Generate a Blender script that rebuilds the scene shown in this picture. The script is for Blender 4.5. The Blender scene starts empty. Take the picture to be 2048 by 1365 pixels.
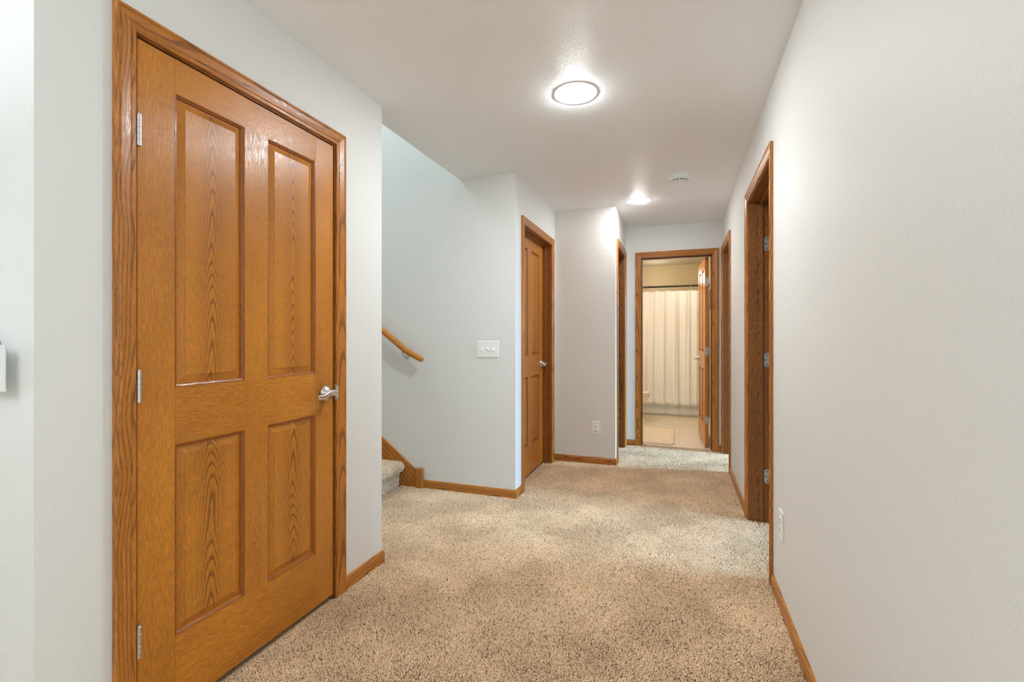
import bpy, math, random
import numpy as np
from mathutils import Vector, Matrix
random.seed(7)
SC = bpy.context.scene
COL = SC.collection
# ------------------------------------------------------------------ camera
FPX, CXP, CYP = 945.0, 1024.0, 682.5
CAM_H = 1.162
cam_d = bpy.data.cameras.new('camera'); cam = bpy.data.objects.new('camera', cam_d); COL.objects.link(cam)
cam_d.sensor_fit = 'HORIZONTAL'; cam_d.sensor_width = 36.0
cam_d.lens = 36.0 * FPX / 2048.0
cam_d.shift_y = -(682.5 - 677.0) / 2048.0
cam_d.clip_start = 0.02
TH = math.atan(335 / 945.0)
cam.location = (0, 0, CAM_H); cam.rotation_euler = (math.pi / 2, 0, TH)
SC.camera = cam
# ------------------------------------------------------------------ world, colour management
W = bpy.data.worlds.new('world'); SC.world = W; W.use_nodes = True
W.node_tree.nodes['Background'].inputs[0].default_value = (0.80, 0.90, 1.0, 1)
W.node_tree.nodes['Background'].inputs[1].default_value = 0.25
vs = SC.view_settings
vs.view_transform = 'Standard'; vs.look = 'None'; vs.gamma = 1.0; vs.use_curve_mapping = False
vs.exposure = 0.05
try:
    SC.cycles.use_denoising = True
    SC.cycles.max_bounces = 10; SC.cycles.diffuse_bounces = 6; SC.cycles.glossy_bounces = 4
    SC.cycles.sample_clamp_indirect = 6.0
    SC.cycles.caustics_reflective = False; SC.cycles.caustics_refractive = False
except Exception:
    pass

def area(name, loc, rot, sx, sy, power, col, spread=180):
    l = bpy.data.lights.new(name, 'AREA'); l.shape = 'RECTANGLE'; l.size = sx; l.size_y = sy
    l.energy = power; l.color = col; l.spread = math.radians(spread)
    o = bpy.data.objects.new(name, l); COL.objects.link(o); o.location = loc; o.rotation_euler = rot
    return o
R90 = math.pi / 2
# daylight through the rear window and the side rooms' windows, plus added fills
DAY = (0.74, 0.90, 1.0)
area('daylight_rear_window', (-2.0, -4.75, 1.35), (R90, 0, math.pi), 4.6, 1.7, 2, DAY)
area('added_left_fill', (-5.9, -0.8, 1.30), (0, -R90, 0), 1.7, 2.4, 34, DAY)  # unseen light added to even out the right wall; no window there
area('added_right_fill', (2.80, -1.15, 1.30), (0, R90, 0), 1.7, 2.3, 53, DAY)  # another added light out of view, brightens the left wall and door
area('daylight_bedroom_window', (3.40, 2.93, 1.55), (0, R90 - .40, 0), 1.1, 1.2, 42, (0.36, 0.66, 1.0), 62)
area('daylight_far_bedroom_window', (3.40, 5.00, 1.55), (0, R90 - .40, 0), 1.1, 0.45, 54, (0.36, 0.67, 1.0), 55)
area('stairwell_upstairs_light', (-3.6, 2.67, 4.6), (0, 0, 0), 1.6, 0.9, 50, (0.80, 0.93, 1.0))
area('family_room_overhead_fill', (-1.6, -1.4, 2.34), (0, 0, 0), 1.6, 1.6, 6, (0.95, 0.97, 1.0))  # unseen overhead area light used as fill, no fixture modelled
area('ceiling_fill_uplight', (-1.5, -0.9, 1.65), (math.pi, 0, 0), 0.5, 0.5, 47, (0.84, 0.94, 1.0))  # added upward light that brightens the ceiling; no lamp stands here
def bulb(name, loc, r, power, col):
    l = bpy.data.lights.new(name, 'POINT'); l.energy = power; l.color = col; l.shadow_soft_size = r
    o = bpy.data.objects.new(name, l); COL.objects.link(o); o.location = loc
bulb('bathroom_vanity_bulb', (-0.95, 5.85, 2.05), 0.10, 27, (1.0, 0.985, 0.96))
bulb('bathroom_tub_fill', (-0.35, 7.80, 2.10), 0.06, 2.2, (1.0, 0.93, 0.78))  # extra light put in to lift the wall above the curtain
bulb('bathroom_right_wall_fill', (0.02, 7.00, 2.00), 0.08, 3, (1.0, 0.93, 0.80))  # added point light for the right bathroom wall; no mirror here

# ------------------------------------------------------------------ node helpers
def newmat(name, rough=0.5, spec=0.5, base=(0.8, 0.8, 0.8)):
    m = bpy.data.materials.new(name); m.use_nodes = True
    nt = m.node_tree; b = nt.nodes['Principled BSDF']
    b.inputs['Roughness'].default_value = rough
    b.inputs['Specular IOR Level'].default_value = spec
    b.inputs['Base Color'].default_value = (*base, 1)
    return m, nt, b
def N(nt, typ, **kw):
    n = nt.nodes.new(typ)
    for k, v in kw.items():
        if hasattr(n, k) and not k.startswith('i_'): setattr(n, k, v)
    return n
def L(nt, a, b): nt.links.new(a, b)
def math_n(nt, op, a=None, b=None):
    n = nt.nodes.new('ShaderNodeMath'); n.operation = op
    for i, v in enumerate((a, b)):
        if v is None: continue
        if isinstance(v, (int, float)): n.inputs[i].default_value = v
        else: nt.links.new(v, n.inputs[i])
    return n.outputs[0]
def ramp(nt, fac, stops):
    n = nt.nodes.new('ShaderNodeValToRGB'); e = n.color_ramp.elements
    while len(e) > 1: e.remove(e[-1])
    e[0].position = stops[0][0]; e[0].color = stops[0][1]
    for p, c in stops[1:]:
        x = e.new(p); x.color = c
    nt.links.new(fac, n.inputs[0]); return n.outputs[0]
def g(v): return (v, v, v, 1)
def mixc(nt, mode, fac, a, b):
    n = nt.nodes.new('ShaderNodeMix'); n.data_type = 'RGBA'; n.blend_type = mode
    for sock, v in ((n.inputs[0], fac), (n.inputs[6], a), (n.inputs[7], b)):
        if isinstance(v, (int, float)): sock.default_value = v
        elif isinstance(v, tuple): sock.default_value = v
        else: nt.links.new(v, sock)
    return n.outputs[2]
def noise(nt, vec, scale, detail=2.0, rough=0.5, mapscale=None):
    if mapscale:
        mp = nt.nodes.new('ShaderNodeMapping'); mp.inputs['Scale'].default_value = mapscale
        nt.links.new(vec, mp.inputs[0]); vec = mp.outputs[0]
    n = nt.nodes.new('ShaderNodeTexNoise'); n.inputs['Scale'].default_value = scale
    n.inputs['Detail'].default_value = detail; n.inputs['Roughness'].default_value = rough
    nt.links.new(vec, n.inputs['Vector']); return n.outputs[0]
def bump(nt, b, height, strength, dist):
    n = nt.nodes.new('ShaderNodeBump'); n.inputs['Strength'].default_value = strength
    n.inputs['Distance'].default_value = dist; nt.links.new(height, n.inputs['Height'])
    nt.links.new(n.outputs[0], b.inputs['Normal'])

def wood(name, light, dark, pore, rough=0.34, contrast=0.9, spacing=0.0055, taper=0.088, wob=1.0, side_k=0.14):
    m, nt, b = newmat(name, rough, 0.5)
    at = nt.nodes.new('ShaderNodeAttribute'); at.attribute_name = 'grain'
    v = at.outputs['Vector']
    sx = nt.nodes.new('ShaderNodeSeparateXYZ'); L(nt, v, sx.inputs[0])
    M = lambda op, a=None, c=None: math_n(nt, op, a, c)
    n1 = noise(nt, v, 1.0, 1.0, 0.5, (1.5, 1.5, 2.2))       # slow drift of the heart line
    n2 = noise(nt, v, 1.0, 2.0, 0.5, (30, 30, 7))            # waviness of each ring
    n3 = noise(nt, v, 1.0, 2.0, 0.6, (160, 160, 16))         # ragged edges
    aa = M('ADD', sx.outputs[0], M('MULTIPLY', M('SUBTRACT', n1, 0.5), 0.045))
    a2 = M('MULTIPLY', aa, aa)
    d = M('ADD', sx.outputs[1], 0.020); d2 = M('MULTIPLY', d, d)
    r = M('SQRT', M('ADD', a2, d2))
    lt = M('MULTIPLY', sx.outputs[2], taper)
    rr = M('ADD', M('ADD', r, lt), M('MULTIPLY', M('SUBTRACT', n2, 0.5), 0.0045 * wob))
    rr = M('ADD', rr, M('MULTIPLY', M('SUBTRACT', n1, 0.5), 0.05))
    rr = M('ADD', rr, M('MULTIPLY', M('SUBTRACT', n3, 0.5), 0.0012))
    f = M('FRACT', M('DIVIDE', rr, spacing))
    ring = ramp(nt, f, [(0.0, g(0.9)), (0.14, g(0.8)), (0.30, g(0.18)), (0.80, g(0.0)), (0.95, g(0.25)), (1.0, g(0.9))])
    # rings crowd together and fade where the board turns quarter-sawn
    side = ramp(nt, M('ABSOLUTE', aa), [(0.022, g(1)), (0.058, g(side_k))])
    ring = M('MULTIPLY', ring, side)
    pn = noise(nt, v, 1.0, 2.0, 0.6, (640, 640, 40))
    pores = ramp(nt, pn, [(0.40, g(1)), (0.56, g(0))])
    fl = noise(nt, v, 1.0, 3.0, 0.65, (520, 520, 48))
    tone = noise(nt, v, 1.0, 2.0, 0.5, (5, 5, 2.0))
    ringp = M('MULTIPLY', ring, M('ADD', 0.74, M('MULTIPLY', pores, 0.26)))
    base = mixc(nt, 'MIX', M('MULTIPLY', pores, 0.46), (*light, 1), (*pore, 1))
    base = mixc(nt, 'MULTIPLY', 1.0, base, ramp(nt, fl, [(0.3, g(0.70)), (0.7, g(1.22))]))
    base = mixc(nt, 'MIX', M('MULTIPLY', ringp, contrast), base, (*dark, 1))
    base = mixc(nt, 'MULTIPLY', 1.0, base, ramp(nt, tone, [(0.3, (0.88, 0.84, 0.80, 1)), (0.7, (1.10, 1.10, 1.08, 1))]))
    L(nt, base, b.inputs['Base Color'])
    L(nt, M('ADD', rough, M('MULTIPLY', pores, 0.12)), b.inputs['Roughness'])
    bump(nt, b, M('SUBTRACT', 1.0, pores), 0.18, 0.0006)
    return m
OAK = wood('golden_oak', (0.63, 0.240, 0.026), (0.13, 0.034, 0.005), (0.235, 0.071, 0.009), rough=0.25, contrast=1.0)
OAKG = wood('golden_oak_dark_moulding', (0.40, 0.130, 0.016), (0.11, 0.030, 0.005), (0.17, 0.050, 0.007), rough=0.25, contrast=0.8)  # darker oak tone for the moulding round each panel
OAKT = wood('golden_oak_jamb_shaded', (0.36, 0.132, 0.026), (0.060, 0.018, 0.005), (0.15, 0.046, 0.008), rough=0.3, spacing=0.0095, taper=0.075, wob=8.0, side_k=0.8, contrast=1.0)  # jamb oak darkened in its colour to stand in for dimmer light
OAKC = wood('golden_oak_casing', (0.60, 0.226, 0.032), (0.135, 0.038, 0.007), (0.23, 0.070, 0.010), rough=0.25, spacing=0.0105, taper=0.036, wob=1.6, side_k=0.85, contrast=0.9)

def paint(name, base, sc=140.0, strength=0.35, dist=0.0022, rough=0.55, spec=0.35):
    m, nt, b = newmat(name, rough, spec, base)
    tc = nt.nodes.new('ShaderNodeTexCoord'); v = tc.outputs['Object']
    a = noise(nt, v, sc, 2.0, 0.5)
    c = noise(nt, v, sc * 0.42, 3.0, 0.55)
    h1 = ramp(nt, a, [(0.52, g(0)), (0.66, g(1))])
    h2 = ramp(nt, c, [(0.50, g(0)), (0.62, g(1))])
    bump(nt, b, math_n(nt, 'ADD', math_n(nt, 'MULTIPLY', h1, 0.5), math_n(nt, 'MULTIPLY', h2, 0.6)), strength, dist)
    return m
M_WALL = paint('painted_wall', (0.775, 0.78, 0.76), strength=0.21)
M_CEIL = paint('painted_ceiling', (0.92, 0.945, 0.975), sc=240.0, strength=0.34, dist=0.0022, rough=0.5, spec=0.3)
M_BWALL = paint('cream_bathroom_wall', (0.68, 0.56, 0.36), strength=0.2)
M_WHITE, _, _ = newmat('white_plastic', 0.35, 0.5, (0.90, 0.90, 0.89))
M_DET, _, _ = newmat('detector_plastic', 0.45, 0.4, (0.88, 0.91, 0.92))
M_CARD, _, _ = newmat('card_stock', 0.6, 0.3, (0.76, 0.77, 0.75))
M_GREY, _, _ = newmat('grey_enamel', 0.5, 0.4, (0.26, 0.265, 0.26))
M_IVORY, _, _ = newmat('ivory_plastic', 0.35, 0.5, (0.78, 0.76, 0.71))
M_TRIMW, _, _ = newmat('white_trim_ring', 0.5, 0.3, (0.90, 0.89, 0.88))
M_PORC, _, _ = newmat('glazed_porcelain', 0.12, 0.6, (0.86, 0.84, 0.79))
M_BLACK, _, _ = newmat('black_metal', 0.4, 0.5, (0.012, 0.011, 0.010))
M_DARK, _, _ = newmat('dark_slot', 0.7, 0.2, (0.02, 0.018, 0.016))
def metal(name, c, r):
    m, nt, b = newmat(name, r, 0.5, c); b.inputs['Metallic'].default_value = 1.0
    tc = nt.nodes.new('ShaderNodeTexCoord')
    bump(nt, b, noise(nt, tc.outputs['Object'], 300.0, 2.0, 0.5), 0.05, 0.0005)
    return m
M_NICKEL = metal('satin_nickel', (0.70, 0.68, 0.65), 0.24)
M_STEEL = metal('brushed_steel_hinge', (0.62, 0.62, 0.62), 0.36)
M_CLOTH, nt_, b_ = newmat('cotton_cloth', 0.9, 0.1, (0.88, 0.88, 0.87))
tc_ = nt_.nodes.new('ShaderNodeTexCoord')
bump(nt_, b_, noise(nt_, tc_.outputs['Object'], 500.0, 2.0, 0.5), 0.2, 0.001)
M_RUG, nt_, b_ = newmat('cream_bath_rug', 0.95, 0.05, (0.80, 0.70, 0.52))
tc_ = nt_.nodes.new('ShaderNodeTexCoord')
nz_ = noise(nt_, tc_.outputs['Object'], 1.0, 3.0, 0.6, (25, 160, 60))
L(nt_, ramp(nt_, nz_, [(0.3, (0.70, 0.58, 0.40, 1)), (0.6, (0.86, 0.77, 0.60, 1))]), b_.inputs['Base Color'])
bump(nt_, b_, noise(nt_, tc_.outputs['Object'], 260.0, 2.0, 0.5), 0.6, 0.004)
# sheet vinyl with faint tile joints
M_VINYL, nt_, b_ = newmat('cream_sheet_vinyl', 0.16, 0.5)
tc_ = nt_.nodes.new('ShaderNodeTexCoord')
br = nt_.nodes.new('ShaderNodeTexBrick'); br.offset = 0.0
br.inputs['Scale'].default_value = 1.0; br.inputs['Mortar Size'].default_value = 0.006
br.inputs['Brick Width'].default_value = 0.23; br.inputs['Row Height'].default_value = 0.23
br.inputs['Color1'].default_value = (0.86, 0.79, 0.66, 1); br.inputs['Color2'].default_value = (0.85, 0.78, 0.64, 1)
br.inputs['Mortar'].default_value = (0.82, 0.745, 0.60, 1)
L(nt_, tc_.outputs['Object'], br.inputs['Vector'])
nz_ = noise(nt_, tc_.outputs['Object'], 14.0, 4.0, 0.6)
L(nt_, mixc(nt_, 'MULTIPLY', 0.6, br.outputs[0], ramp(nt_, nz_, [(0.35, (0.86, 0.82, 0.76, 1)), (0.65, g(1.05))])), b_.inputs['Base Color'])
# carpet backing and pile
M_BACK, nt_, b_ = newmat('carpet_backing', 0.95, 0.05)
tc_ = nt_.nodes.new('ShaderNodeTexCoord')
nz_ = noise(nt_, tc_.outputs['Object'], 210.0, 2.0, 0.6)
L(nt_, ramp(nt_, nz_, [(0.36, (0.24, 0.16, 0.09, 1)), (0.5, (0.66, 0.48, 0.30, 1)), (0.64, (0.84, 0.63, 0.43, 1))]), b_.inputs['Base Color'])
bump(nt_, b_, nz_, 0.8, 0.006)
M_PILE, nt_, b_ = newmat('carpet_pile', 0.95, 0.05)
at_ = nt_.nodes.new('ShaderNodeAttribute'); at_.attribute_name = 'tone'
tc_ = nt_.nodes.new('ShaderNodeTexCoord')
big = noise(nt_, tc_.outputs['Object'], 2.6, 3.0, 0.55)
cc = ramp(nt_, at_.outputs['Fac'], [(0.0, (0.26, 0.16, 0.085, 1)), (0.05, (0.42, 0.275, 0.16, 1)), (0.14, (0.86, 0.60, 0.38, 1)),
                                     (0.7, (0.97, 0.70, 0.45, 1)), (1.0, (0.98, 0.80, 0.58, 1))])
L(nt_, mixc(nt_, 'MULTIPLY', 1.0, cc, ramp(nt_, big, [(0.38, (0.84, 0.82, 0.80, 1)), (0.62, (1.05, 1.05, 1.05, 1))])), b_.inputs['Base Color'])

def emis(name, col, strength):
    m, nt, b = newmat(name, 0.4, 0.3, (0.9, 0.9, 0.88))
    b.inputs['Emission Color'].default_value = (*col, 1); b.inputs['Emission Strength'].default_value = strength
    return m
M_LAMP1 = emis('lit_lamp_lens', (0.905, 0.97, 1.0), 500.0)
M_LAMP2 = emis('lit_far_lamp_lens', (0.98, 0.97, 0.96), 250.0)

# ------------------------------------------------------------------ mesh helpers
class MB:
    def __init__(s): s.v = []; s.f = []; s.g = []; s.sm = []; s.mi = []; s.cur = 0
    def face(s, pts, gr=None, smooth=False):
        i = len(s.v); s.v += [tuple(p) for p in pts]; s.f.append(tuple(range(i, i + len(pts))))
        s.g += gr if gr else [(0, 0, 0)] * len(pts); s.sm.append(smooth); s.mi.append(s.cur)
    def quadg(s, pts, along, across, off, smooth=False, flat=False):
        al = Vector(along); ac = Vector(across); dp = al.cross(ac) * (0.0 if flat else 1.0)
        s.face(pts, [(Vector(p).dot(ac) + off[0], Vector(p).dot(dp) + off[1], Vector(p).dot(al) + off[2]) for p in pts], smooth)
    def box(s, a, b, along=(0, 0, 1), across=(1, 0, 0), off=(0, 0, 0), bev=0.0):
        x0, y0, z0 = a; x1, y1, z1 = b
        al = Vector(along); ac = Vector(across)
        cen = Vector(((x0 + x1) / 2, (y0 + y1) / 2, (z0 + z1) / 2)); dp = al.cross(ac)
        o = (off[0] - cen.dot(ac), off[1] - cen.dot(dp), off[2] - cen.dot(al))
        if bev <= 0:
            P = [(x, y, z) for z in (z0, z1) for y in (y0, y1) for x in (x0, x1)]
            for q in ((0, 2, 3, 1), (4, 5, 7, 6), (0, 1, 5, 4), (2, 6, 7, 3), (0, 4, 6, 2), (1, 3, 7, 5)):
                s.quadg([P[i] for i in q], al, ac, o)
            return
        e = bev; lo = (x0, y0, z0); hi = (x1, y1, z1)
        def pt(sgn, full):
            r = []
            for k in range(3):
                c = hi[k] if sgn[k] > 0 else lo[k]
                r.append(c if k == full else c - sgn[k] * e)
            return tuple(r)
        for ax in range(3):
            u, w = (ax + 1) % 3, (ax + 2) % 3
            for sg in (-1, 1):
                ring = []
                for su, sw in ((-1, -1), (1, -1), (1, 1), (-1, 1)):
                    sgn = [0, 0, 0]; sgn[ax] = sg; sgn[u] = su; sgn[w] = sw; ring.append(pt(sgn, ax))
                s.quadg(ring if sg > 0 else ring[::-1], al, ac, o)
        for ax in range(3):
            u, w = (ax + 1) % 3, (ax + 2) % 3
            for su in (-1, 1):
                for sw in (-1, 1):
                    q = []
                    for sa, fl in ((-1, u), (1, u), (1, w), (-1, w)):
                        sgn = [0, 0, 0]; sgn[ax] = sa; sgn[u] = su; sgn[w] = sw; q.append(pt(sgn, fl))
                    s.quadg(q if su * sw > 0 else q[::-1], al, ac, o)
        for sx in (-1, 1):
            for sy in (-1, 1):
                for sz in (-1, 1):
                    t = [pt((sx, sy, sz), k) for k in range(3)]
                    s.quadg(t if sx * sy * sz > 0 else t[::-1], al, ac, o)
    def lathe(s, prof, cen=(0, 0, 0), axis='z', n=32, smooth=True):
        cx, cy, cz = cen
        def P(r, h, k):
            a = 2 * math.pi * k / n; c, d = r * math.cos(a), r * math.sin(a)
            if axis == 'z': return (cx + c, cy + d, cz + h)
            if axis == 'y': return (cx + d, cy + h, cz + c)
            return (cx + h, cy + c, cz + d)
        for (r0, h0), (r1, h1) in zip(prof, prof[1:]):
            for k in range(n):
                q = [P(r0, h0, k), P(r0, h0, k + 1), P(r1, h1, k + 1), P(r1, h1, k)]
                if r0 < 1e-7: q = [q[0], q[2], q[3]]
                elif r1 < 1e-7: q = q[:3]
                s.face(q, None, smooth)
    def tube(s, pts, r, n=10, caps=True, ell=(1, 1), gr=False, up=(0, 0, 1)):
        pts = [Vector(p) for p in pts]; rings = []; U = Vector(up); ln = 0
        for i, p in enumerate(pts):
            t = (pts[min(i + 1, len(pts) - 1)] - pts[max(i - 1, 0)]).normalized()
            a = t.cross(U)
            if a.length < 1e-3: a = t.cross(Vector((1, 0, 0)))
            a.normalize(); b = a.cross(t).normalized()
            if i: ln += (p - pts[i - 1]).length
            rr = r[i] if isinstance(r, (list, tuple)) else r
            rings.append(([p + a * rr * ell[0] * math.cos(2 * math.pi * k / n) + b * rr * ell[1] * math.sin(2 * math.pi * k / n) for k in range(n)], ln, rr))
        for (A, la, ra), (B, lb, rb) in zip(rings, rings[1:]):
            for k in range(n):
                j = (k + 1) % n; q = [A[k], A[j], B[j], B[k]]
                gg = None
                if gr:
                    c0, s0 = math.cos(2 * math.pi * k / n) * ra, math.sin(2 * math.pi * k / n) * ra
                    c1, s1 = math.cos(2 * math.pi * j / n) * ra, math.sin(2 * math.pi * j / n) * ra
                    gg = [(c0 + .12, s0, la), (c1 + .12, s1, la), (c1 + .12, s1, lb), (c0 + .12, s0, lb)]
                s.face(q, gg, True)
        if caps:
            s.face(rings[0][0][::-1], [(.1, 0, 0)] * n if gr else None); s.face(rings[-1][0], [(.1, 0, 0)] * n if gr else None)
    def build(s, name, mat, parent=None, merge=True):
        me = bpy.data.meshes.new(name); me.from_pydata(s.v, [], s.f); 
        at = me.attributes.new('grain', 'FLOAT_VECTOR', 'CORNER')
        idx = np.empty(len(me.loops), dtype=np.int32); me.loops.foreach_get('vertex_index', idx)
        at.data.foreach_set('vector', np.array(s.g, dtype=np.float32)[idx].ravel())
        me.polygons.foreach_set('use_smooth', s.sm); me.polygons.foreach_set('material_index', s.mi)
        if merge:
            import bmesh
            bm = bmesh.new(); bm.from_mesh(me)
            bmesh.ops.remove_doubles(bm, verts=bm.verts, dist=1e-5)
            bmesh.ops.recalc_face_normals(bm, faces=bm.faces)
            bm.to_mesh(me); bm.free()
        if any(s.sm):
            try: me.set_sharp_from_angle(angle=math.radians(40))
            except Exception: pass
        for mm in (mat if isinstance(mat, (list, tuple)) else [mat]): me.materials.append(mm)
        o = bpy.data.objects.new(name, me); COL.objects.link(o)
        if parent: o.parent = parent
        return o
def empty(name, loc, rz=0.0, parent=None):
    o = bpy.data.objects.new(name, None); COL.objects.link(o); o.location = loc; o.rotation_euler = (0, 0, rz)
    o.empty_display_size = 0.1
    if parent: o.parent = parent
    return o
def tag(o, label, cat, group=None):
    o['label'] = label; o['category'] = cat
    if group: o['group'] = group
    return o
def struct(o, label=None, cat=None):
    o['kind'] = 'structure'
    if label: o['label'] = label
    if cat: o['category'] = cat
    return o
def rnd(): return random.uniform(-3, 3)

# ------------------------------------------------------------------ layout (metres)
H = 2.367; WT = 0.115; FZ = -0.010
XL, XR = -1.460, 0.415              # hall's left and right walls
YLC, YLE = 0.685, 2.090             # left wall's near corner and far end
YD, XE, YF, XG, YH = 3.245, -1.124, 4.393, -0.552, 5.285
CLR = 2.028                         # clear height of the openings
D1 = (0.913, 1.733); D2 = (3.442, 4.262); D3 = (4.530, 5.135); D4 = (4.505, 5.200); D5 = (2.562, 3.352); DB = (-0.391, 0.316)
JT = 0.018
def wall(name, boxes, mat, label, cat='wall'):
    m = MB()
    for a, b in boxes: m.box(a, b)
    return struct(m.build(name, mat, merge=False), label, cat)
def ywall(x0, x1, y0, y1, ops, z0=FZ, z1=H):
    out = []; y = y0
    for a, b in sorted(ops):
        a -= JT; b += JT
        out += [((x0, y, z0), (x1, a, z1)), ((x0, a, CLR + JT), (x1, b, z1))]; y = b
    out.append(((x0, y, z0), (x1, y1, z1))); return out
wall('wall_right', ywall(XR, XR + WT, .35, YH, [D5, D4]), M_WALL, 'long pale grey right wall with two doorways')
wall('wall_left', ywall(XL - WT, XL, YLC, YLE, [D1]), M_WALL, 'pale grey wall around the large closed oak door')
wall('wall_left_return', [((-6.0, YLC, FZ), (XL - WT, YLC + WT, H))], M_WALL, 'bright wall return at the left edge')
wall('wall_stair_side', [((-6.6, YLE - WT, FZ), (XL - WT, YLE, 4.9))], M_WALL, 'near side wall of the stairwell')
wall('wall_stair', [((-6.6, YD, FZ), (XE, YD + WT, H)), ((-6.6, YD, H), (XL - WT, YD + WT, 4.9))], M_WALL, 'pale grey stair wall with handrail and switches')
wall('wall_stair_header', [((XL - WT, YLE - WT, H + .1), (XL - WT + .10, YD + WT, 4.9))], M_WALL, 'header wall above the hall ceiling edge')
wall('wall_stair_end', [((-6.7, YLE - WT, FZ), (-6.6, YD + WT, 4.9))], M_WALL, 'far end wall of the stairwell')
wall('wall_left_recess', ywall(XE - WT, XE, YD + WT, YF, [D2]), M_WALL, 'short wall around the middle closed oak door')
wall('wall_left_jog', [((XE - WT, YF, FZ), (XG, YF + WT, H))], M_WALL, 'narrow wall with the white outlet')
wall('wall_left_far', ywall(XG - WT, XG, YF + WT, YH, [D3]), M_WALL, 'short wall with the far left doorway')
m_ = [((-3.1, YH, FZ), (DB[0] - JT, YH + WT, H)), ((DB[0] - JT, YH, CLR + JT), (DB[1] + JT, YH + WT, H)), ((DB[1] + JT, YH, FZ), (3.6, YH + WT, H))]
wall('wall_end', m_, M_WALL, 'end wall around the bathroom doorway')
# side rooms and big room behind the camera
wall('wall_bedroom_near', [((XR + WT, 1.40, FZ), (3.6, 1.50, H))], M_WALL, 'near wall of the first right bedroom')
wall('wall_bedroom_between', [((XR + WT, 4.02, FZ), (3.6, 4.12, H))], M_WALL, 'wall between the right bedrooms')
wall('wall_bedroom_outer', [((3.5, 1.5, FZ), (3.6, YH, H))], M_WALL, 'outer wall of the right bedrooms')
wall('wall_closet_outer', [((-3.1, YF + WT, FZ), (-3.0, YH, H)), ((-3.0, YF + WT - .1, FZ), (XE - WT, YF + WT, H))], M_WALL, 'walls of the far left room')
wall('wall_rear', [((-6.0, -5.0, FZ), (3.0, -4.9, H)), ((-6.1, -5.0, FZ), (-6.0, YLC + WT, H)), ((2.9, -4.9, FZ), (3.0, .35, H)), ((XR + WT, .25, FZ), (3.0, .35, H))], M_WALL, 'walls of the big room behind the camera')
# ceilings
wall('ceiling', [((-6.1, -5.0, H), (3.6, YLE - WT, H + .1)), ((XL - WT, YLE - WT, H), (3.6, YD + WT, H + .1)), ((-3.1, YD + WT, H), (3.6, YH + WT, H + .1))], M_CEIL, 'textured white hall ceiling', 'ceiling')
wall('ceiling_stairwell', [((-6.7, YLE - WT, 4.9), (XL, YD + WT, 5.0))], M_CEIL, 'upper ceiling over the stairs', 'ceiling')
# floors
YT = 5.362
wall('floor', [((-6.7, -5.0, -.06), (3.6, YT, FZ))], M_BACK, 'beige speckled carpet floor', 'floor')
wall('floor_bathroom', [((-1.9, YT, -.06), (1.2, 8.4, -.004))], M_VINYL, 'cream sheet vinyl bathroom floor', 'floor')
# bathroom shell
BX0, BX1, BY1 = -1.35, 0.412, 8.225
wall('wall_bathroom_back', [((BX0 - .1, BY1, FZ), (BX1 + .1, BY1 + .1, H))], M_BWALL, 'cream back wall of the bathroom')
wall('wall_bathroom_left', [((BX0 - .1, YH + WT, FZ), (BX0, BY1, H))], M_BWALL, 'cream left wall of the bathroom')
wall('wall_bathroom_right', [((BX1, YH + WT, FZ), (BX1 + .1, BY1, H))], M_BWALL, 'cream right wall of the bathroom')
wall('wall_bathroom_front', [((BX0, YH + WT, FZ), (DB[0] - .08, YH + WT + .012, H)), ((DB[0] - .08, YH + WT, CLR + .08), (BX1, YH + WT + .012, H))], M_BWALL, 'cream inner face of the bathroom doorway wall')
wall('ceiling_bathroom', [((BX0 - .1, YH + WT, H), (BX1 + .1, BY1 + .1, H + .1))], paint('cream_bathroom_ceiling', (0.74, 0.67, 0.52), strength=0.2), 'cream bathroom ceiling', 'ceiling')

# ------------------------------------------------------------------ door parts
CAS_W = 0.057
CAS_P = [(0.0, 0.0), (0.0, 0.007), (0.003, 0.0095), (0.012, 0.0100), (0.014, 0.0085), (0.017, 0.0105), (0.030, 0.0135), (0.043, 0.0155), (0.046, 0.0140), (0.049, 0.0165), (0.0545, 0.0165), (0.057, 0.0145), (0.057, 0.0)]
def casing(parent, Wc, yface=0.0, sgn=-1, rev=0.005, mat=OAKC):
    """mitred casing round an opening 0..Wc; sgn -1 stands out towards -y"""
    m = MB(); offs = [(random.choice((-1, 1)) * random.uniform(.010, .038), random.uniform(0, .01), rnd()) for _ in range(3)]
    def P(s, t):
        e = rev + s; y = yface + sgn * t
        return [(-e, y, -.012), (-e, y, CLR + e), (Wc + e, y, CLR + e), (Wc + e, y, -.012)]
    for (s0, t0), (s1, t1) in zip(CAS_P, CAS_P[1:]):
        A, B = P(s0, t0), P(s1, t1)
        for k in range(3):
            sm, tm = s0 - CAS_W / 2, s1 - CAS_W / 2; o = offs[k]
            ax = 2 if k != 1 else 0
            q = [A[k], A[k + 1], B[k + 1], B[k]]
            gr = [(c + o[0], o[1] + t, p[ax] + o[2]) for p, c, t in zip(q, (sm, sm, tm, tm), (t0, t0, t1, t1))]
            m.face(q, gr)
    for k in (0, 3):
        m.face([P(s, t)[k] for s, t in CAS_P], [(0, 0, 0)] * len(CAS_P))
    return m.build('casing', mat, parent)
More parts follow.
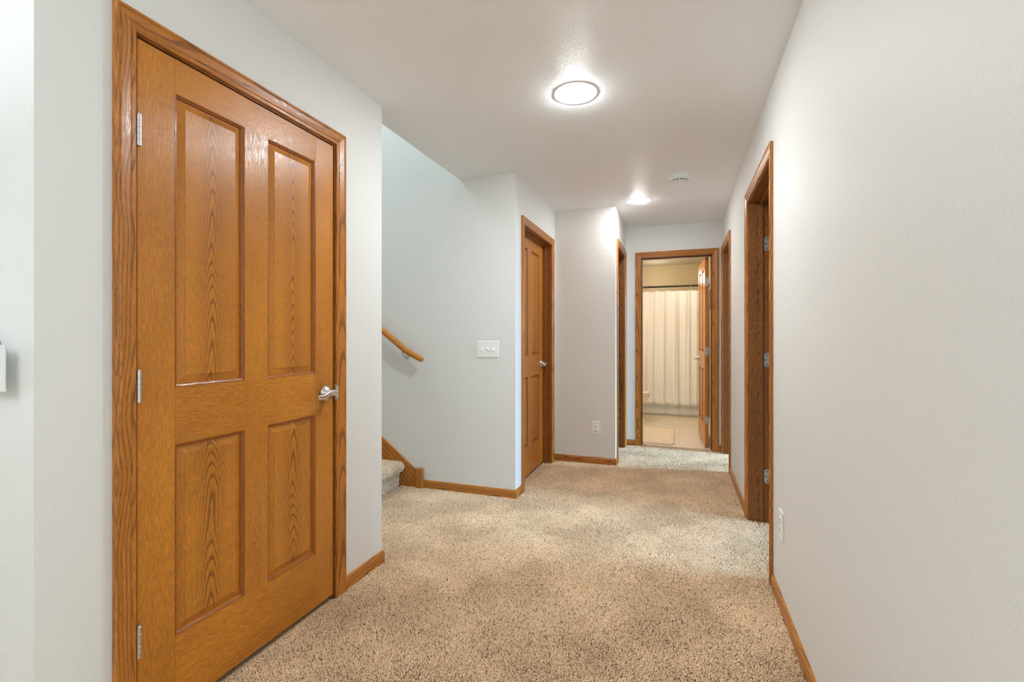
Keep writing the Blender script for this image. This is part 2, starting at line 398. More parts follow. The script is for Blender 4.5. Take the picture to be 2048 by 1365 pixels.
def jamb(parent, Wc, stop=None, depth=WT, y0=0.0):
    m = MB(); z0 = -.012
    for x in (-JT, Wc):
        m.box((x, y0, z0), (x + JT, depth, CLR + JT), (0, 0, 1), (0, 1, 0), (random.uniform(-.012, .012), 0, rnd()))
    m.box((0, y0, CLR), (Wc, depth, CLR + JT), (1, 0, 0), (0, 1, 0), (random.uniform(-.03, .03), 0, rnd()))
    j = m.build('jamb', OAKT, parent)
    if stop:
        a, b = stop; m = MB(); t = 0.011
        for x in (0, Wc - t):
            m.box((x, a, z0), (x + t, b, CLR), (0, 0, 1), (0, 1, 0), (.1, 0, rnd()), bev=.002)
        m.box((t, a, CLR - t), (Wc - t, b, CLR), (1, 0, 0), (0, 1, 0), (.1, 0, rnd()), bev=.002)
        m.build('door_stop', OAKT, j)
    return j
def leaf(parent, Wl, loc=(0, 0, 0), rz=0.0, T=0.035, Hl=2.006, z0=0.0):
    """four-panel oak leaf: x 0..Wl from the hinge edge, front face y=0, back y=T, bottom at z0"""
    st = 0.108; mu = 0.100; pw = (Wl - 2 * st - mu) / 2
    xs = [st, st + pw, st + pw + mu, Wl - st]
    zr = [0.240, 0.835, 1.010, 1.918]; zt = Hl
    m = MB(); E = .0012
    off = lambda c: (c, random.uniform(0, .03), rnd())
    m.box((0, 0, z0), (xs[0], T, zt), (0, 0, 1), (1, 0, 0), off(.27), bev=E)
    m.box((xs[3], 0, z0), (Wl, T, zt), (0, 0, 1), (1, 0, 0), off(.31), bev=E)
    for a, b in ((z0, zr[0]), (zr[1], zr[2]), (zr[3], zt)):
        m.box((xs[0], .0003, a), (xs[3], T - .0003, b), (1, 0, 0), (0, 0, 1), off(.35))
    for a, b in ((zr[0], zr[1]), (zr[2], zr[3])):
        m.box((xs[1], .0003, a), (xs[2], T - .0003, b), (0, 0, 1), (1, 0, 0), off(.29))
    stick = [(0, 0), (.003, .0005), (.004, .003), (.0085, .0055), (.011, .009), (.012, .0125)]
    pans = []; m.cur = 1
    for (xa, xb) in ((xs[0], xs[1]), (xs[2], xs[3])):
        for (za, zb) in ((zr[0], zr[1]), (zr[2], zr[3])):
            pans.append((xa, xb, za, zb))
            for side in (0, 1):
                def ring(i, d):
                    y = d if side == 0 else T - d
                    return [(xa + i, y, za + i), (xb - i, y, za + i), (xb - i, y, zb - i), (xa + i, y, zb - i)]
                for (i0, d0), (i1, d1) in zip(stick, stick[1:]):
                    A, B = ring(i0, d0), ring(i1, d1)
                    for k in range(4):
                        j = (k + 1) % 4; al = (1, 0, 0) if k % 2 == 0 else (0, 0, 1); ac = (0, 0, 1) if k % 2 == 0 else (1, 0, 0)
                        m.quadg([A[k], A[j], B[j], B[k]], al, ac, (.2, 0, 0))
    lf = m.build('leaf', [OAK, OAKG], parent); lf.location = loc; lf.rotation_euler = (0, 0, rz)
    for (xa, xb, za, zb) in pans:
        p = MB(); cx = (xa + xb) / 2; o = (random.uniform(-.015, .015) - cx, 0.0 if za > .9 else .022, rnd())
        prof = [(.011, .0125), (.0145, .0128), (.034, .0062), (.0355, .0045)]
        for side in (0, 1):
            def ring(i, d):
                y = d if side == 0 else T - d
                return [(xa + i, y, za + i), (xb - i, y, za + i), (xb - i, y, zb - i), (xa + i, y, zb - i)]
            for (i0, d0), (i1, d1) in zip(prof, prof[1:]):
                A, B = ring(i0, d0), ring(i1, d1)
                for k in range(4):
                    j = (k + 1) % 4; p.quadg([A[k], A[j], B[j], B[k]], (0, 0, 1), (1, 0, 0), o, flat=True)
            p.quadg(ring(*prof[-1]), (0, 0, 1), (1, 0, 0), o, flat=True)
        p.build('panel', OAK, lf)
    return lf
def hinge_knuckle(parent, x, y, z):
    """barrel of a butt hinge seen from its knuckle side"""
    m = MB(); h = .0445; prof = [(0, -h)]
    for k in range(5):
        a = -h + k * 2 * h / 5; b = a + 2 * h / 5
        prof += [(.0058, a), (.0066, a + .0008), (.0066, b - .0008), (.0058, b)]
    prof += [(.005, h), (.0055, h + .002), (.004, h + .005), (0, h + .006)]
    m.lathe(prof, (x, y, z), 'z', 16)
    m.box((x - .013, y + .004, z - h), (x + .002, y + .0075, z + h))
    return m.build('hinge', M_STEEL, parent)
def hinge_plate(parent, pts_fn, z):
    """rounded-corner leaf plate with screws; pts_fn(a,h,d) maps plate coords to the parent"""
    m = MB(); r = .014; w, h = .034, .0445; out = [(w, -h), (w, h)]
    for k in range(6): a = math.pi / 2 * k / 5; out.append((r - r * math.sin(a), h - r + r * math.cos(a)))
    for k in range(6): a = math.pi / 2 * k / 5; out.append((r - r * math.cos(a), -h + r - r * math.sin(a)))
    A = [pts_fn(a, z + b, 0) for a, b in out]; B = [pts_fn(a, z + b, .0025) for a, b in out]
    m.face(A); m.face(B)
    for k in range(len(out)):
        j = (k + 1) % len(out); m.face([A[k], A[j], B[j], B[k]])
    o = m.build('hinge', M_STEEL, parent)
    s = MB()
    for a, b in ((.016, .031), (.009, 0.0), (.016, -.031)):
        s.face([pts_fn(a + .004 * math.cos(t * .7854), z + b + .004 * math.sin(t * .7854), .0029) for t in range(8)])
    s.build('screw', M_DARK, o)
    return o
def lever(parent, x, z, y=0.0, sx=-1, sy=-1):
    """rosette and wavy lever; sx: direction the lever points along x, sy: side it stands out"""
    m = MB()
    prof = [(0.0350, 0), (.0355, .003), (.0345, .006), (.029, .0115), (.021, .018), (.0145, .0245), (.0115, .030), (.0110, .046), (0, .046)]
    m.lathe([(r, sy * h) for r, h in prof], (x, y, z), 'y', 32)
    ro = m.build('lever_handle', M_NICKEL, parent)
    l = MB(); n = 16
    sec = []
    for i in range(n + 1):
        t = i / n
        px = x - sx * .012 + sx * .118 * t
        py = y + sy * (.050 + .004 * math.sin(t * math.pi))
        pz = z + .0075 * math.sin(t * 2 * math.pi * 0.95) * (1 if t > .05 else t * 20)
        hh = .0125 - .003 * t; th = .0055
        sec.append([(px, py + sy * th * c, pz + hh * s_) for c, s_ in [(math.cos(a * math.pi / 6), math.sin(a * math.pi / 6)) for a in range(12)]])
    for A, B in zip(sec, sec[1:]):
        for k in range(12):
            j = (k + 1) % 12; l.face([A[k], A[j], B[j], B[k]], None, True)
    l.face(sec[0]); l.face(sec[-1])
    l.build('lever', M_NICKEL, ro)
    return ro

# door_1: closed closet door on the near left
d = struct(empty('door_1', (XL, D1[0], 0), R90), 'large closed four-panel oak door on the near left wall', 'door')
Wc = D1[1] - D1[0]
casing(d, Wc); jamb(d, Wc, (.040, .075))
lf = leaf(d, Wc - .008, (.004, .004, 0), 0, z0=.014, Hl=2.0235)
for z in (1.756, 1.022, .293): hinge_knuckle(d, .002, -.006, z)
lever(d, Wc - .056, .921)
m = MB(); m.box((Wc - .001, -.012, .885), (Wc + .0016, .03, .955), bev=.0004); m.box((Wc + .001, -.013, .893), (Wc + .012, -.0105, .947), bev=.0005)
m.build('strike_plate', M_NICKEL, d)
# door_2: closed door in the recess
d = struct(empty('door_2', (XE, D2[0], 0), R90), 'closed oak door set deep in its frame beyond the stairs', 'door')
Wc = D2[1] - D2[0]
casing(d, Wc); jamb(d, Wc, (.045, .079))
lf = leaf(d, Wc - .006, (.003, .080, 0), 0, z0=.010, Hl=2.022)
lever(d, Wc - .062, .925, .080)
# door_3 / door_4: doorways
d = struct(empty('door_3', (XG, D3[0], 0), R90), 'narrow oak-framed doorway on the far left', 'door')
casing(d, D3[1] - D3[0]); jamb(d, D3[1] - D3[0])
d = struct(empty('door_4', (XR, D4[1], 0), -R90), 'oak-framed doorway farthest along the right wall', 'door')
casing(d, D4[1] - D4[0]); jamb(d, D4[1] - D4[0], (.05, .085))
# door_5: near right doorway, leaf swung open into the room
d = struct(empty('door_5', (XR, D5[1], 0), -R90), 'oak-framed doorway on the near right wall with three hinge plates', 'door')
Wc = D5[1] - D5[0]
casing(d, Wc); jamb(d, Wc, (.062, .084)); casing(d, Wc, WT, 1)
lf = leaf(d, Wc - .006, (-.030, WT + .022, 0), R90 + .35, z0=.012, Hl=2.022)
lf.location = (.039, WT + .006, 0); lf.rotation_euler = (0, 0, R90)
for z in (1.760, 1.024, .289):
    hinge_plate(d, lambda a, h, t: (.0002 + t, .090 + a, h), z)
# door_6: bathroom door, open
d = struct(empty('door_6', (DB[0], YH, 0), 0), 'bathroom doorway with its oak door swung open inwards', 'door')
Wc = DB[1] - DB[0]
casing(d, Wc); jamb(d, Wc, (.045, .079))
lf = leaf(d, Wc - .006, (Wc - .026, WT + .012, 0), R90 + math.radians(3.3), z0=.012, Hl=2.022)
lever(lf, Wc - .062, .925, .035, -1, 1); lever(lf, Wc - .062, .925, 0.0, -1, -1)
for z in (1.760, 1.024, .289):
    hinge_plate(lf, lambda a, h, t: (-.0004 - t, .031 - a, h), z)

# ------------------------------------------------------------------ baseboards
BB_P = [(0, -.012), (.0115, -.012), (.0115, .040), (.0095, .050), (.006, .0565), (.002, .059), (0, .059)]
def baseboard(name, pts, label):
    """pts: floor polyline along the wall face, room on the left of travel"""
    m = MB(); P = [Vector((x, y, 0)) for x, y in pts]; n = len(P)
    nor = []
    for i in range(n - 1):
        t = (P[i + 1] - P[i]).normalized(); nor.append(Vector((-t.y, t.x, 0)))
    def at(i, off):
        if i == 0: return P[0] + nor[0] * off
        if i == n - 1: return P[-1] + nor[-1] * off
        a, b = nor[i - 1], nor[i]; return P[i] + (a + b) * (off / (1 + a.dot(b)))
    for i in range(n - 1):
        o = (random.uniform(-.01, .03), rnd() * .01, rnd()); t = (P[i + 1] - P[i]).normalized()
        for (d0, z0), (d1, z1) in zip(BB_P, BB_P[1:]):
            q = [at(i, d0), at(i + 1, d0), at(i + 1, d1), at(i, d1)]
            q = [Vector((p.x, p.y, z)) for p, z in zip(q, (z0, z0, z1, z1))]
            m.face(q, [(p.z - .03 + o[0], dd + o[1], p.dot(t) + o[2]) for p, dd in zip(q, (d0, d0, d1, d1))])
    for i in (0, n - 1):
        m.face([Vector((at(i, dd).x, at(i, dd).y, z)) for dd, z in BB_P])
    return struct(m.build(name, OAKC), label, 'baseboard')
CO = .005 + CAS_W
baseboard('baseboard_left', [(XL - WT, YLE), (XL, YLE), (XL, D1[1] + CO)], 'short oak baseboard wrapping the wall end beside the large door')
baseboard('baseboard_left_near', [(XL, D1[0] - CO), (XL, YLC), (-3.5, YLC)], 'oak baseboard left of the large door')
baseboard('baseboard_stair', [(XE, D2[0] - CO), (XE, YD), (-1.878, YD)], 'oak baseboard along the stair wall under the switches')
baseboard('baseboard_jog', [(XG, D3[0] - CO), (XG, YF), (XE, YF)], 'oak baseboard under the small white outlet')
baseboard('baseboard_end_left', [(DB[0] - CO, YH), (XG, YH)], 'short oak baseboard left of the bathroom doorway')
baseboard('baseboard_end_right', [(XR, YH), (DB[1] + CO, YH)], 'tiny oak baseboard right of the bathroom doorway')
baseboard('baseboard_right', [(XR, .35), (XR, D5[0] - CO)], 'long oak baseboard along the near right wall')
baseboard('baseboard_right_far', [(XR, D5[1] + CO), (XR, D4[0] - CO)], 'oak baseboard between the two right doorways')

# ------------------------------------------------------------------ stairs
st = tag(empty('staircase', (-2.09, YD, 0)), 'carpeted staircase rising to the left behind the near wall', 'stairs')
RISE, RUN = .186, .255
SX0 = -2.095
def step_prof(x0, z0):
    """carpeted tread and riser with a rolled nosing, x decreasing upstairs"""
    p = [(x0, z0 - .02), (x0 + .004, z0 + RISE * .45), (x0 + .018, z0 + RISE * .66)]
    for k in range(9):
        a = -math.pi / 3 + k * (math.pi / 2 + math.pi / 3) / 8
        p.append((x0 + .028 + .034 * math.cos(a) - .010, z0 + RISE - .034 + .034 * math.sin(a)))
    p.append((x0 - RUN - .05, z0 + RISE)); return p
TUFT_SURF = []
for i in range(10):
    x0 = SX0 - i * RUN; z0 = FZ + i * RISE + (.008 if i else .008)
    pr = step_prof(x0, z0); m = MB(); ya, yb = YLE + .004, YD - .020
    for (xa, za), (xb, zb) in zip(pr, pr[1:]):
        m.face([(xa, ya, za), (xa, yb, za), (xb, yb, zb), (xb, ya, zb)], None, True)
        if i < 3: TUFT_SURF.append((xa, za, xb, zb, ya, yb))
    m.face([(x, ya, z) for x, z in pr] + [(x0 - RUN - .05, ya, z0 - .02)]); m.face([(x, yb, z) for x, z in pr] + [(x0 - RUN - .05, yb, z0 - .02)])
    o = m.build('step', M_BACK, st); o.matrix_parent_inverse = Matrix.Translation((2.09, -YD, 0))
# skirt board and its end block
def grainpoly(m, prof, y0, y1, al, off):
    al = Vector(al).normalized(); ac = Vector((al.z, 0, -al.x))
    A = [(x, y0, z) for x, z in prof]; B = [(x, y1, z) for x, z in prof]
    m.quadg(A, al, ac, off); m.quadg(B[::-1], al, ac, off)
    for k in range(len(prof)):
        j = (k + 1) % len(prof); m.quadg([A[k], B[k], B[j], A[j]], al, ac, off)
m = MB(); sl = .745
xe = -1.935; ztop = .128
pr = [(xe, -.012), (xe, ztop), (xe - 3.0, ztop + 3.0 * sl), (xe - 3.0, ztop + 3.0 * sl - .34), (xe - .46, -.012)]
grainpoly(m, pr, YD - .019, YD - .001, (-1, 0, sl), (.02, .01, .3))
struct(m.build('trim_1', OAKC), 'oak skirt board climbing the stair wall', 'trim')
m = MB(); m.box((-1.937, YD - .034, -.012), (-1.878, YD - .001, .152), (0, 0, 1), (1, 0, 0), (.2, 0, .4), bev=.004)
struct(m.build('trim_2', OAKC), 'small oak block ending the stair skirt board', 'trim')
# handrail
hr = tag(empty('handrail', (-2.0, YD, 1.03)), 'round oak handrail on steel bracket climbing the stair wall', 'handrail')
inv = Matrix.Translation((2.0, -YD, -1.03))
yr = YD - .070
a0 = Vector((-1.850, yr, .995)); bend = Vector((-1.990, yr, 1.062)); sl = .73
pts = [a0, a0 + (bend - a0) * .12, a0 + (bend - a0) * .5, a0 + (bend - a0) * .88, bend + Vector((-.012, 0, .0075))]
pts += [bend + Vector((-s, 0, s * sl + .0)) for s in (.03, .08, .3, .8, 1.6, 2.6)]
m = MB(); m.tube(pts, [.014, .0215, .023, .0235, .0235] + [.0235] * 6, 18, gr=True)
o = m.build('rail', OAK, hr); o.matrix_parent_inverse = inv
for bx in (-2.03, -3.1):
    bz = 1.062 + (-1.99 - bx) * sl
    m = MB(); m.lathe([(0, 0), (.018, 0), (.019, -.004), (.015, -.006), (0, -.006)], (bx, YD, bz - .075), 'y', 20)
    m.tube([(bx, YD - .004, bz - .075), (bx, YD - .035, bz - .074), (bx, YD - .058, bz - .062), (bx, yr, bz - .04), (bx, yr, bz - .022)], .0065, 10)
    m.tube([(bx + .03, yr, bz - .0235 - .03 * sl), (bx - .03, yr, bz - .0235 + .03 * sl)], .008, 8, ell=(1, .3))
    o = m.build('bracket', M_STEEL, hr); o.matrix_parent_inverse = inv

# ------------------------------------------------------------------ wall plates (built facing -y at origin)
def place(root, loc, rz):
    root.location = loc; root.rotation_euler = (0, 0, rz); return root
sw = tag(place(empty('light_switch', (0, 0, 0)), (-1.340, YD, 1.081), 0), 'white triple toggle switch plate on the stair wall', 'switch')
m = MB(); m.box((-.086, -.006, -.062), (.086, 0, .062), bev=.0035); m.build('plate', M_WHITE, sw)
for k, (x, up) in enumerate(((-.046, -1), (0, 1), (.046, -1))):
    m = MB(); m.box((x - .0065, -.0085, -.014), (x + .0065, -.005, .014), bev=.001)
    dz = .006 * up
    a = [(x - .0045, -.008, -.006 + dz * .3), (x + .0045, -.008, -.006 + dz * .3), (x + .0045, -.008, .006 + dz * .3), (x - .0045, -.008, .006 + dz * .3)]
    b = [(x - .0035, -.020, -.004 + dz), (x + .0035, -.020, -.004 + dz), (x + .0035, -.020, .004 + dz), (x - .0035, -.020, .004 + dz)]
    m.face(b)
    for i in range(4): m.face([a[i], a[(i + 1) % 4], b[(i + 1) % 4], b[i]])
    m.build('toggle', M_WHITE, sw)
    for zs in (.030, -.030):
        s = MB(); s.lathe([(0, -.0072), (.003, -.0070), (.0034, -.0058)], (x, 0, zs), 'y', 10); s.build('screw', M_IVORY, sw)
def outlet(loc, rz, label, covered):
    o = tag(place(empty('power_outlet', (0, 0, 0)), loc, rz), label, 'outlet')
    m = MB(); m.box((-.040, -.006, -.062), (.040, 0, .062), bev=.003); m.build('plate', M_WHITE, o)
    for zc in (.0195, -.0195):
        m = MB(); pr = [(0, -.0088), (.0155, -.0085), (.0172, -.0072), (.0175, -.005)]
        m.lathe(pr, (0, 0, zc), 'y', 24); r = m.build('receptacle', M_WHITE, o)
        if zc < 0 and covered:
            m = MB(); m.lathe([(0, -.018), (.013, -.0175), (.0165, -.015), (.0172, -.0085)], (0, 0, zc), 'y', 24)
            m.build('safety_cap', M_IVORY, o)
        else:
            m = MB()
            for x in (-.0064, .0064): m.box((x - .0011, -.0094, zc - .001), (x + .0011, -.0086, zc + .008))
            m.lathe([(0, -.0092), (.0024, -.0091), (.0026, -.008)], (0, 0, zc - .008), 'y', 10)
            m.build('slot', M_DARK, r)
    m = MB(); m.lathe([(0, -.0074), (.003, -.0071), (.0034, -.0058)], (0, 0, 0), 'y', 10); m.build('screw', M_STEEL, o)
outlet((-.728, YF, .330), 0, 'white outlet with a capped lower socket low on the narrow jog wall', True)
outlet((XR, 2.300, .360), -R90, 'white outlet low on the near right wall beside the doorway casing', False)

# hook and card at the left edge of the frame
hk = tag(empty('wall_hook', (-1.630, YLC, 1.133)), 'round grey metal wall hook cut off by the left photo edge', 'hook')
m = MB(); m.lathe([(0, -.015), (.018, -.014), (.030, -.011), (.037, -.006), (.040, 0)], (0, 0, 0), 'y', 32); m.build('rosette', M_GREY, hk)
m = MB(); m.tube([(.03, -.012, -.004), (.035, -.024, -.008), (.040, -.033, -.002), (.041, -.035, .008)], .004, 10); m.build('peg', M_STEEL, hk)
m = MB(); m.box((-1.631, YLC - .0265, 1.033), (-1.5185, YLC - .0235, 1.146), bev=.001)
tag(m.build('hanging_card', M_CARD), 'white rectangular card hanging from the grey wall hook', 'card')

# ------------------------------------------------------------------ ceiling fittings
def downlight(loc, lab, mat, r=.106):
    o = tag(empty('recessed_light', loc), lab, 'light', 'recessed ceiling lights')
    m = MB(); m.lathe([(r, 0), (r, -.0012), (r - .002, -.0020), (r * .61, -.0020), (r * .60, -.0005)], (0, 0, 0), 'z', 72, smooth=False); m.build('trim_ring', M_TRIMW, o)
    m = MB(); m.lathe([(r * .60, -.0010), (r * .595, -.0060), (r * .56, -.0095), (r * .3, -.0110), (0, -.0113)], (0, 0, 0), 'z', 40); m.build('lens', mat, o)
downlight((-.482, 2.295, H), 'larger nearer round lit recessed light in the hall ceiling', M_LAMP1)
downlight((-.335, 4.275, H), 'farther round lit recessed light near the bathroom end', M_LAMP2)
sd = tag(empty('smoke_detector', (0.0, 3.690, H)), 'white round smoke detector on the hall ceiling', 'smoke detector')
m = MB(); m.lathe([(.078, 0), (.079, -.003), (.077, -.008), (.072, -.010), (0, -.010)], (0, 0, 0), 'z', 40); m.build('base', M_DET, sd)
m = MB(); m.lathe([(.068, -.010), (.071, -.012), (.071, -.034), (.067, -.040), (.056, -.041), (.054, -.050), (.049, -.054), (0, -.055)], (0, 0, 0), 'z', 40); m.build('cover', M_DET, sd)
m = MB()
for k in range(12):
    a = 2 * math.pi * (k + .5) / 12; q = [(math.cos(a + da), math.sin(a + da)) for da in (-.2, -.07, .07, .2)]
    for p0, p1 in zip(q, q[1:]):
        m.face([(p0[0] * .0555, p0[1] * .0555, -.0415), (p1[0] * .0555, p1[1] * .0555, -.0415), (p1[0] * .0546, p1[1] * .0546, -.0500), (p0[0] * .0546, p0[1] * .0546, -.0500)])
m.build('vent_slot', M_DARK, sd)
# over-door hook on door 2
m = MB(); xx = XE - .080; yy = 3.955
m.box((xx + .0005, yy - .006, 1.965), (xx + .0030, yy + .006, 2.0245)); m.box((xx - .036, yy - .006, 2.0222), (xx + .003, yy + .006, 2.0246))
m.tube([(xx + .003, yy, 1.972), (xx + .014, yy, 1.962), (xx + .020, yy, 1.975)], .003, 8)
tag(m.build('over_door_hook', M_STEEL), 'thin metal hook hung over the top of the recessed oak door', 'hook')

# ------------------------------------------------------------------ bathroom
RY, RZ = 7.440, 1.936
m = MB(); m.tube([(BX0 + .001, RY, RZ + .004), (-.4, RY, RZ), (BX1 - .001, RY, RZ)], .0135, 14)
for x, s in ((BX0, 1), (BX1, -1)): m.lathe([(.028, 0), (.028, s * .008), (.016, s * .02)], (x, RY, RZ + (.004 if s > 0 else 0)), 'x', 20)
tag(m.build('shower_rod', M_BLACK), 'black shower rod across the bathroom', 'rod')
ring_x = [.318 - .157 * k for k in range(11)]
for k, x in enumerate(ring_x):
    m = MB()
    m.tube([(x, RY + .019 * math.sin(t), RZ - .012 + .034 * math.cos(t) - .012) for t in [i * 2 * math.pi / 20 for i in range(21)]], .0022, 6, caps=False)
    o = m.build('curtain_ring', M_NICKEL)
    tag(o, 'thin metal curtain ring on the black shower rod', 'ring', 'shower curtain rings')
cx0, cx1 = -1.30, .385; ztopc, zbot = RZ - .060, .165
sc = empty('shower_curtain', (0, RY, 0)); tag(sc, 'long white cotton shower curtain with a knotted fringe', 'curtain')
nx, nz = 360, 40
def cur(x, t):
    k = (x - .318) / .157
    ph = k - math.floor(k); dr = .018 * (1 - abs(2 * ph - 1)) ** 1.0 * (0 if x > .33 else 1)
    z = ztopc - dr * (1 - t) ** 3 + (zbot - ztopc) * t
    pl = .020 * math.cos(2 * math.pi * k) * (1 - .45 * t) + (.012 * math.sin(x * 71 + 1.3) + .009 * math.sin(x * 123 + t * 1.5)) * (.25 + .75 * t) + .018 * t * math.sin(x * 31 + .7)
    return (x, -.012 + pl, z)
m = MB()
G = [[cur(cx0 + (cx1 - cx0) * i / nx, j / nz) for i in range(nx + 1)] for j in range(nz + 1)]
for j in range(nz):
    for i in range(nx):
        m.face([G[j][i], G[j][i + 1], G[j + 1][i + 1], G[j + 1][i]], None, True)
c_ = m.build('cloth', M_CLOTH, sc)
mo = c_.modifiers.new('thickness', 'SOLIDIFY'); mo.thickness = .0015
m = MB(); nf = 104
def fx(i): return cx0 + (cx1 - cx0) * i / nf
for i in range(nf):
    for s in (0, 1):
        a = cur(fx(i + s), 1); b = cur(fx(i + 1 - s), 1); c = cur(fx(i + s), 1)
        m.tube([(a[0], a[1], zbot + .004), (b[0], b[1], zbot - .030), (c[0], c[1], zbot - .060)], .0034, 5, caps=False)
    a = cur(fx(i), 1)
    m.tube([(a[0], a[1], zbot - .058), (a[0] + random.uniform(-.003, .003), a[1] + random.uniform(-.004, .004), zbot - .128 + random.uniform(-.008, .008))], [.0048, .0058], 6)
m.build('fringe', M_CLOTH, sc)
# tub
tb = tag(empty('bathtub', (-.47, 7.87, 0)), 'white bathtub behind the shower curtain', 'bathtub')
m = MB(); X0, X1, Y0, Y1 = -.878, .878, -.345, .35
def rr(i, z, rad):
    pts = []
    for cx, cy, a0 in ((X1 - i - rad, Y1 - i - rad, 0), (X0 + i + rad, Y1 - i - rad, 1), (X0 + i + rad, Y0 + i + rad, 2), (X1 - i - rad, Y0 + i + rad, 3)):
        for k in range(5):
            a = (a0 + k / 4) * R90; pts.append((cx + rad * math.cos(a), cy + rad * math.sin(a), z))
    return pts
loops = [rr(.006, -.004, .01), rr(0, .05, .01), rr(0, .36, .01), rr(.004, .375, .012), rr(.06, .378, .08), rr(.085, .35, .1), rr(.12, .10, .12), rr(.20, .06, .14)]
for A, B in zip(loops, loops[1:]):
    for k in range(len(A)):
        j = (k + 1) % len(A); m.face([A[k], A[j], B[j], B[k]], None, True)
m.face(loops[-1])
m.build('tub', M_PORC, tb)
# toilet: tank on the left wall, bowl pointing right
tl = tag(empty('toilet', (-.45, 6.78, 0)), 'white toilet partly hidden behind the bathroom door frame', 'toilet')
def egg(cx, a, b, z, n=28, front=1.0):
    return [(cx + (a * front if math.cos(t) > 0 else a * .8) * math.cos(t), b * math.sin(t), z) for t in [2 * math.pi * k / n for k in range(n)]]
def loft(m, L_, cap=(1, 1)):
    for A, B in zip(L_, L_[1:]):
        for k in range(len(A)):
            j = (k + 1) % len(A); m.face([A[k], A[j], B[j], B[k]], None, True)
    if cap[0]: m.face(L_[0][::-1])
    if cap[1]: m.face(L_[-1])
m = MB(); loft(m, [egg(-.14, .190, .100, -.004), egg(-.14, .194, .105, .012), egg(-.145, .172, .092, .05), egg(-.145, .140, .082, .18), egg(-.13, .145, .10, .24), egg(-.11, .185, .150, .30), egg(-.105, .215, .178, .355), egg(-.105, .220, .182, .375)])
m.build('bowl', M_PORC, tl)
m = MB(); loft(m, [egg(-.105, .220, .182, .378), egg(-.105, .226, .187, .383), egg(-.105, .226, .187, .394), egg(-.105, .222, .183, .398)]); m.build('seat', M_PORC, tl)
m = MB(); loft(m, [egg(-.105, .220, .182, .401), egg(-.105, .224, .186, .406), egg(-.105, .222, .184, .417), egg(-.105, .19, .155, .424)]); m.build('lid', M_PORC, tl)
m = MB(); m.box((-.60, -.22, .385), (-.42, .22, .74), bev=.02); m.box((-.50, -.12, .10), (-.26, .12, .375), bev=.02); m.build('tank', M_PORC, tl)
m = MB(); m.box((-.61, -.23, .742), (-.41, .23, .775), bev=.008); m.build('tank_lid', M_PORC, tl)
for o in tl.children: o.location.x -= .17
tl.location.x = -.330; 
# rug
rg = tag(empty('bath_rug', (-.50, 5.885, 0)), 'cream bath rug with raised border inside the bathroom doorway', 'rug')
def rect(hx, hy, z, rad):
    pts = []
    for sx, sy, a0 in ((1, 1, 0), (-1, 1, 1), (-1, -1, 2), (1, -1, 3)):
        for k in range(6):
            a = (a0 + k / 5) * R90; pts.append((sx * (hx - rad) + rad * math.cos(a), sy * (hy - rad) + rad * math.sin(a), z))
    return pts
m = MB(); loft(m, [rect(.440, .440, -.004, .06), rect(.445, .445, .004, .06), rect(.44, .44, .012, .06), rect(.405, .405, .013, .05), rect(.40, .40, .008, .05)], (1, 1)); m.build('pile', M_RUG, rg)
m = MB()
for i in range(80):
    x = -.42 + .84 * i / 79
    m.tube([(x, -.443, .004), (x + random.uniform(-.006, .006), -.475 + random.uniform(-.008, .006), .001)], .0028, 4)
m.build('fringe', M_RUG, rg)
# black scroll ornament on the right bathroom wall
m = MB(); ox = BX1 - .006
for s in (-1, 1):
    pts = []
    for k in range(40):
        t = k / 39; r = .075 * (1 - .8 * t); a = t * 4.2 * math.pi
        pts.append((ox, 7.15 + s * r * math.sin(a), 1.70 + s * (.09 - r * math.cos(a) * .9)))
    m.tube(pts, .006, 6, up=(1, 0, 0))
m.tube([(ox, 7.15, 1.58), (ox, 7.15, 1.82)], .006, 6, up=(1, 0, 0))
tag(m.build('wall_ornament', M_BLACK), 'black scrolled metal ornament on the right bathroom wall behind the door', 'ornament')

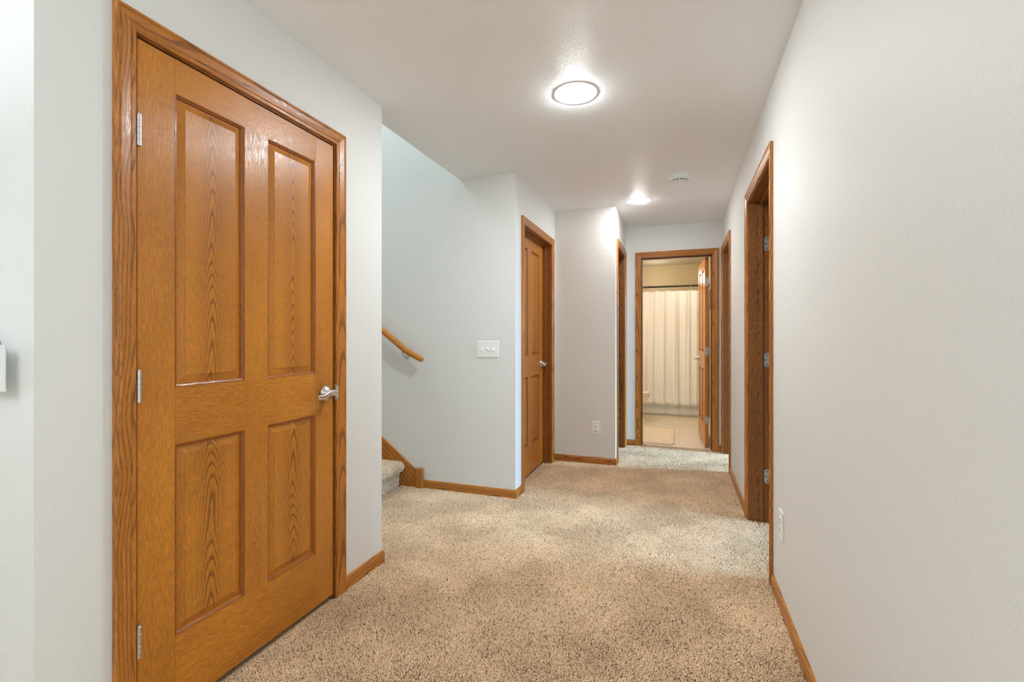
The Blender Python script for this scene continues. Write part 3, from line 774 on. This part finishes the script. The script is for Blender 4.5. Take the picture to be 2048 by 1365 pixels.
# ------------------------------------------------------------------ carpet pile
def tufts(P, Nn, name, parent=None, seed=1, width=.0052, hgt=.0100):
    """one mesh of short leaning yarn tufts rooted at P with surface normals Nn"""
    rs = np.random.RandomState(seed); n = len(P)
    h = hgt * rs.uniform(.75, 1.15, n); a = rs.uniform(0, 2 * np.pi, n)
    ref = np.where(np.abs(Nn[:, 2:3]) > .9, np.array([[1., 0, 0]]), np.array([[0, 0, 1.]]))
    U = np.cross(Nn, ref); U /= np.linalg.norm(U, axis=1, keepdims=True); V = np.cross(Nn, U)
    ln = rs.uniform(.0, .75, n) * h
    la = rs.uniform(0, 2 * np.pi, n)
    # the nap lies in patches, as if walked on
    px, py = P[:, 0] * 1.0, P[:, 1] + P[:, 2]
    fa = np.sin(px * 7.3 + 1.7 * np.sin(py * 5.1)) + np.sin(py * 8.9 + 2.1 * np.sin(px * 4.3 + 1.0)) + .6 * np.sin(px * 17 + py * 13)
    fb = np.sin(py * 6.1 + 1.9 * np.sin(px * 6.7 + 2.0)) + np.sin(px * 9.7 - py * 3.9) + .6 * np.sin(px * 15 - py * 19)
    lean = (np.cos(la) * ln + .15 * fa * h)[:, None] * U + (np.sin(la) * ln + .15 * fb * h)[:, None] * V
    verts = np.empty((n, 6, 3), dtype=np.float64)
    w = width * rs.uniform(.8, 1.2, n)
    for k in range(3):
        t = a + k * 2.0944
        d = (np.cos(t) * w * .5)[:, None] * U + (np.sin(t) * w * .5)[:, None] * V
        verts[:, k] = P + d
        t2 = t + 0.9
        d2 = (np.cos(t2) * w * .46)[:, None] * U + (np.sin(t2) * w * .46)[:, None] * V
        verts[:, 3 + k] = P + d2 + lean + Nn * h[:, None]
    base = np.arange(n)[:, None] * 6
    fq = np.array([0, 1, 4, 3, 1, 2, 5, 4, 2, 0, 3, 5]); ft = np.array([3, 4, 5])
    loops = np.concatenate([base + fq[None], base + ft[None]], axis=1).astype(np.int32).ravel()
    tot = np.tile(np.array([4, 4, 4, 3], dtype=np.int32), n); start = np.concatenate([[0], np.cumsum(tot)[:-1]]).astype(np.int32)
    me = bpy.data.meshes.new(name); me.vertices.add(n * 6); me.vertices.foreach_set('co', verts.astype(np.float32).ravel())
    me.loops.add(len(loops)); me.loops.foreach_set('vertex_index', loops)
    me.polygons.add(n * 4); me.polygons.foreach_set('loop_start', start)
    me.update(calc_edges=True)
    at = me.attributes.new('tone', 'FLOAT', 'FACE')
    at.data.foreach_set('value', np.repeat(rs.uniform(0, 1, n), 4).astype(np.float32))
    me.materials.append(M_PILE)
    o = bpy.data.objects.new(name, me); COL.objects.link(o)
    if parent: o.parent = parent
    return o
rs = np.random.RandomState(3)
def grid(x0, x1, y0, y1, p):
    X, Y = np.meshgrid(np.arange(x0, x1, p), np.arange(y0, y1, p)); X = X.ravel(); Y = Y.ravel()
    return X + rs.uniform(-.5, .5, len(X)) * p, Y + rs.uniform(-.5, .5, len(Y)) * p
PX, PY = [], []
for (x0, x1, y0, y1, p) in ((-1.455, XR - .004, .70, YLE, .0043), (-2.064, XR - .004, YLE, YD, .0043), (XE + .0, XR - .004, YD, YF, .0048), (XG, XR - .004, YF, YT - .004, .0068),
                            (XR - .004, 1.25, D5[0] + .003, D5[1] - .003, .0068), (XR - .004, 1.1, D4[0] + .003, D4[1] - .003, .0072), (-1.2, XG, D3[0] + .003, D3[1] - .003, .0072), (XE - .075, XE, D2[0] + .002, D2[1] - .002, .007)):
    X, Y = grid(x0, x1, y0, y1, p); PX.append(X); PY.append(Y)
X = np.concatenate(PX); Y = np.concatenate(PY)
keep = ~((X < -1.45) & (Y < YLE + .012)) & ~((Y > YD - .013) & (X < XE)& (X > XE - .9) & (Y < D2[0])) & ~((Y > YH - .01) & ((X < DB[0] + .002) | (X > DB[1] - .002)) & (Y < YH + WT + .02))
X, Y = X[keep], Y[keep]
P = np.stack([X, Y, np.full(len(X), FZ)], 1); NN = np.tile(np.array([[0, 0, 1.0]]), (len(X), 1))
cp = tufts(P, NN, 'carpet_pile', None, 5)
cp['kind'] = 'stuff'; cp['label'] = 'beige and brown speckled carpet pile covering the hall floor'; cp['category'] = 'carpet'
PS, NS = [], []
for (xa, za, xb, zb, ya, yb) in TUFT_SURF:
    ln = math.hypot(xb - xa, zb - za); k = max(1, int(ln * (yb - ya) / (.0048 ** 2)))
    t = rs.uniform(0, 1, k); y = rs.uniform(ya + .008, yb - .008, k)
    PS.append(np.stack([xa + (xb - xa) * t, y, za + (zb - za) * t], 1))
    nx_, nz_ = (zb - za) / ln, -(xb - xa) / ln
    NS.append(np.tile(np.array([[nx_, 0, nz_]]), (k, 1)))
PS = np.concatenate(PS); NS = np.concatenate(NS)
sp = tufts(PS, NS, 'pile', st, 9, hgt=.0085)
sp['kind'] = 'stuff'
sp.matrix_parent_inverse = Matrix.Translation((2.09, -YD, 0))
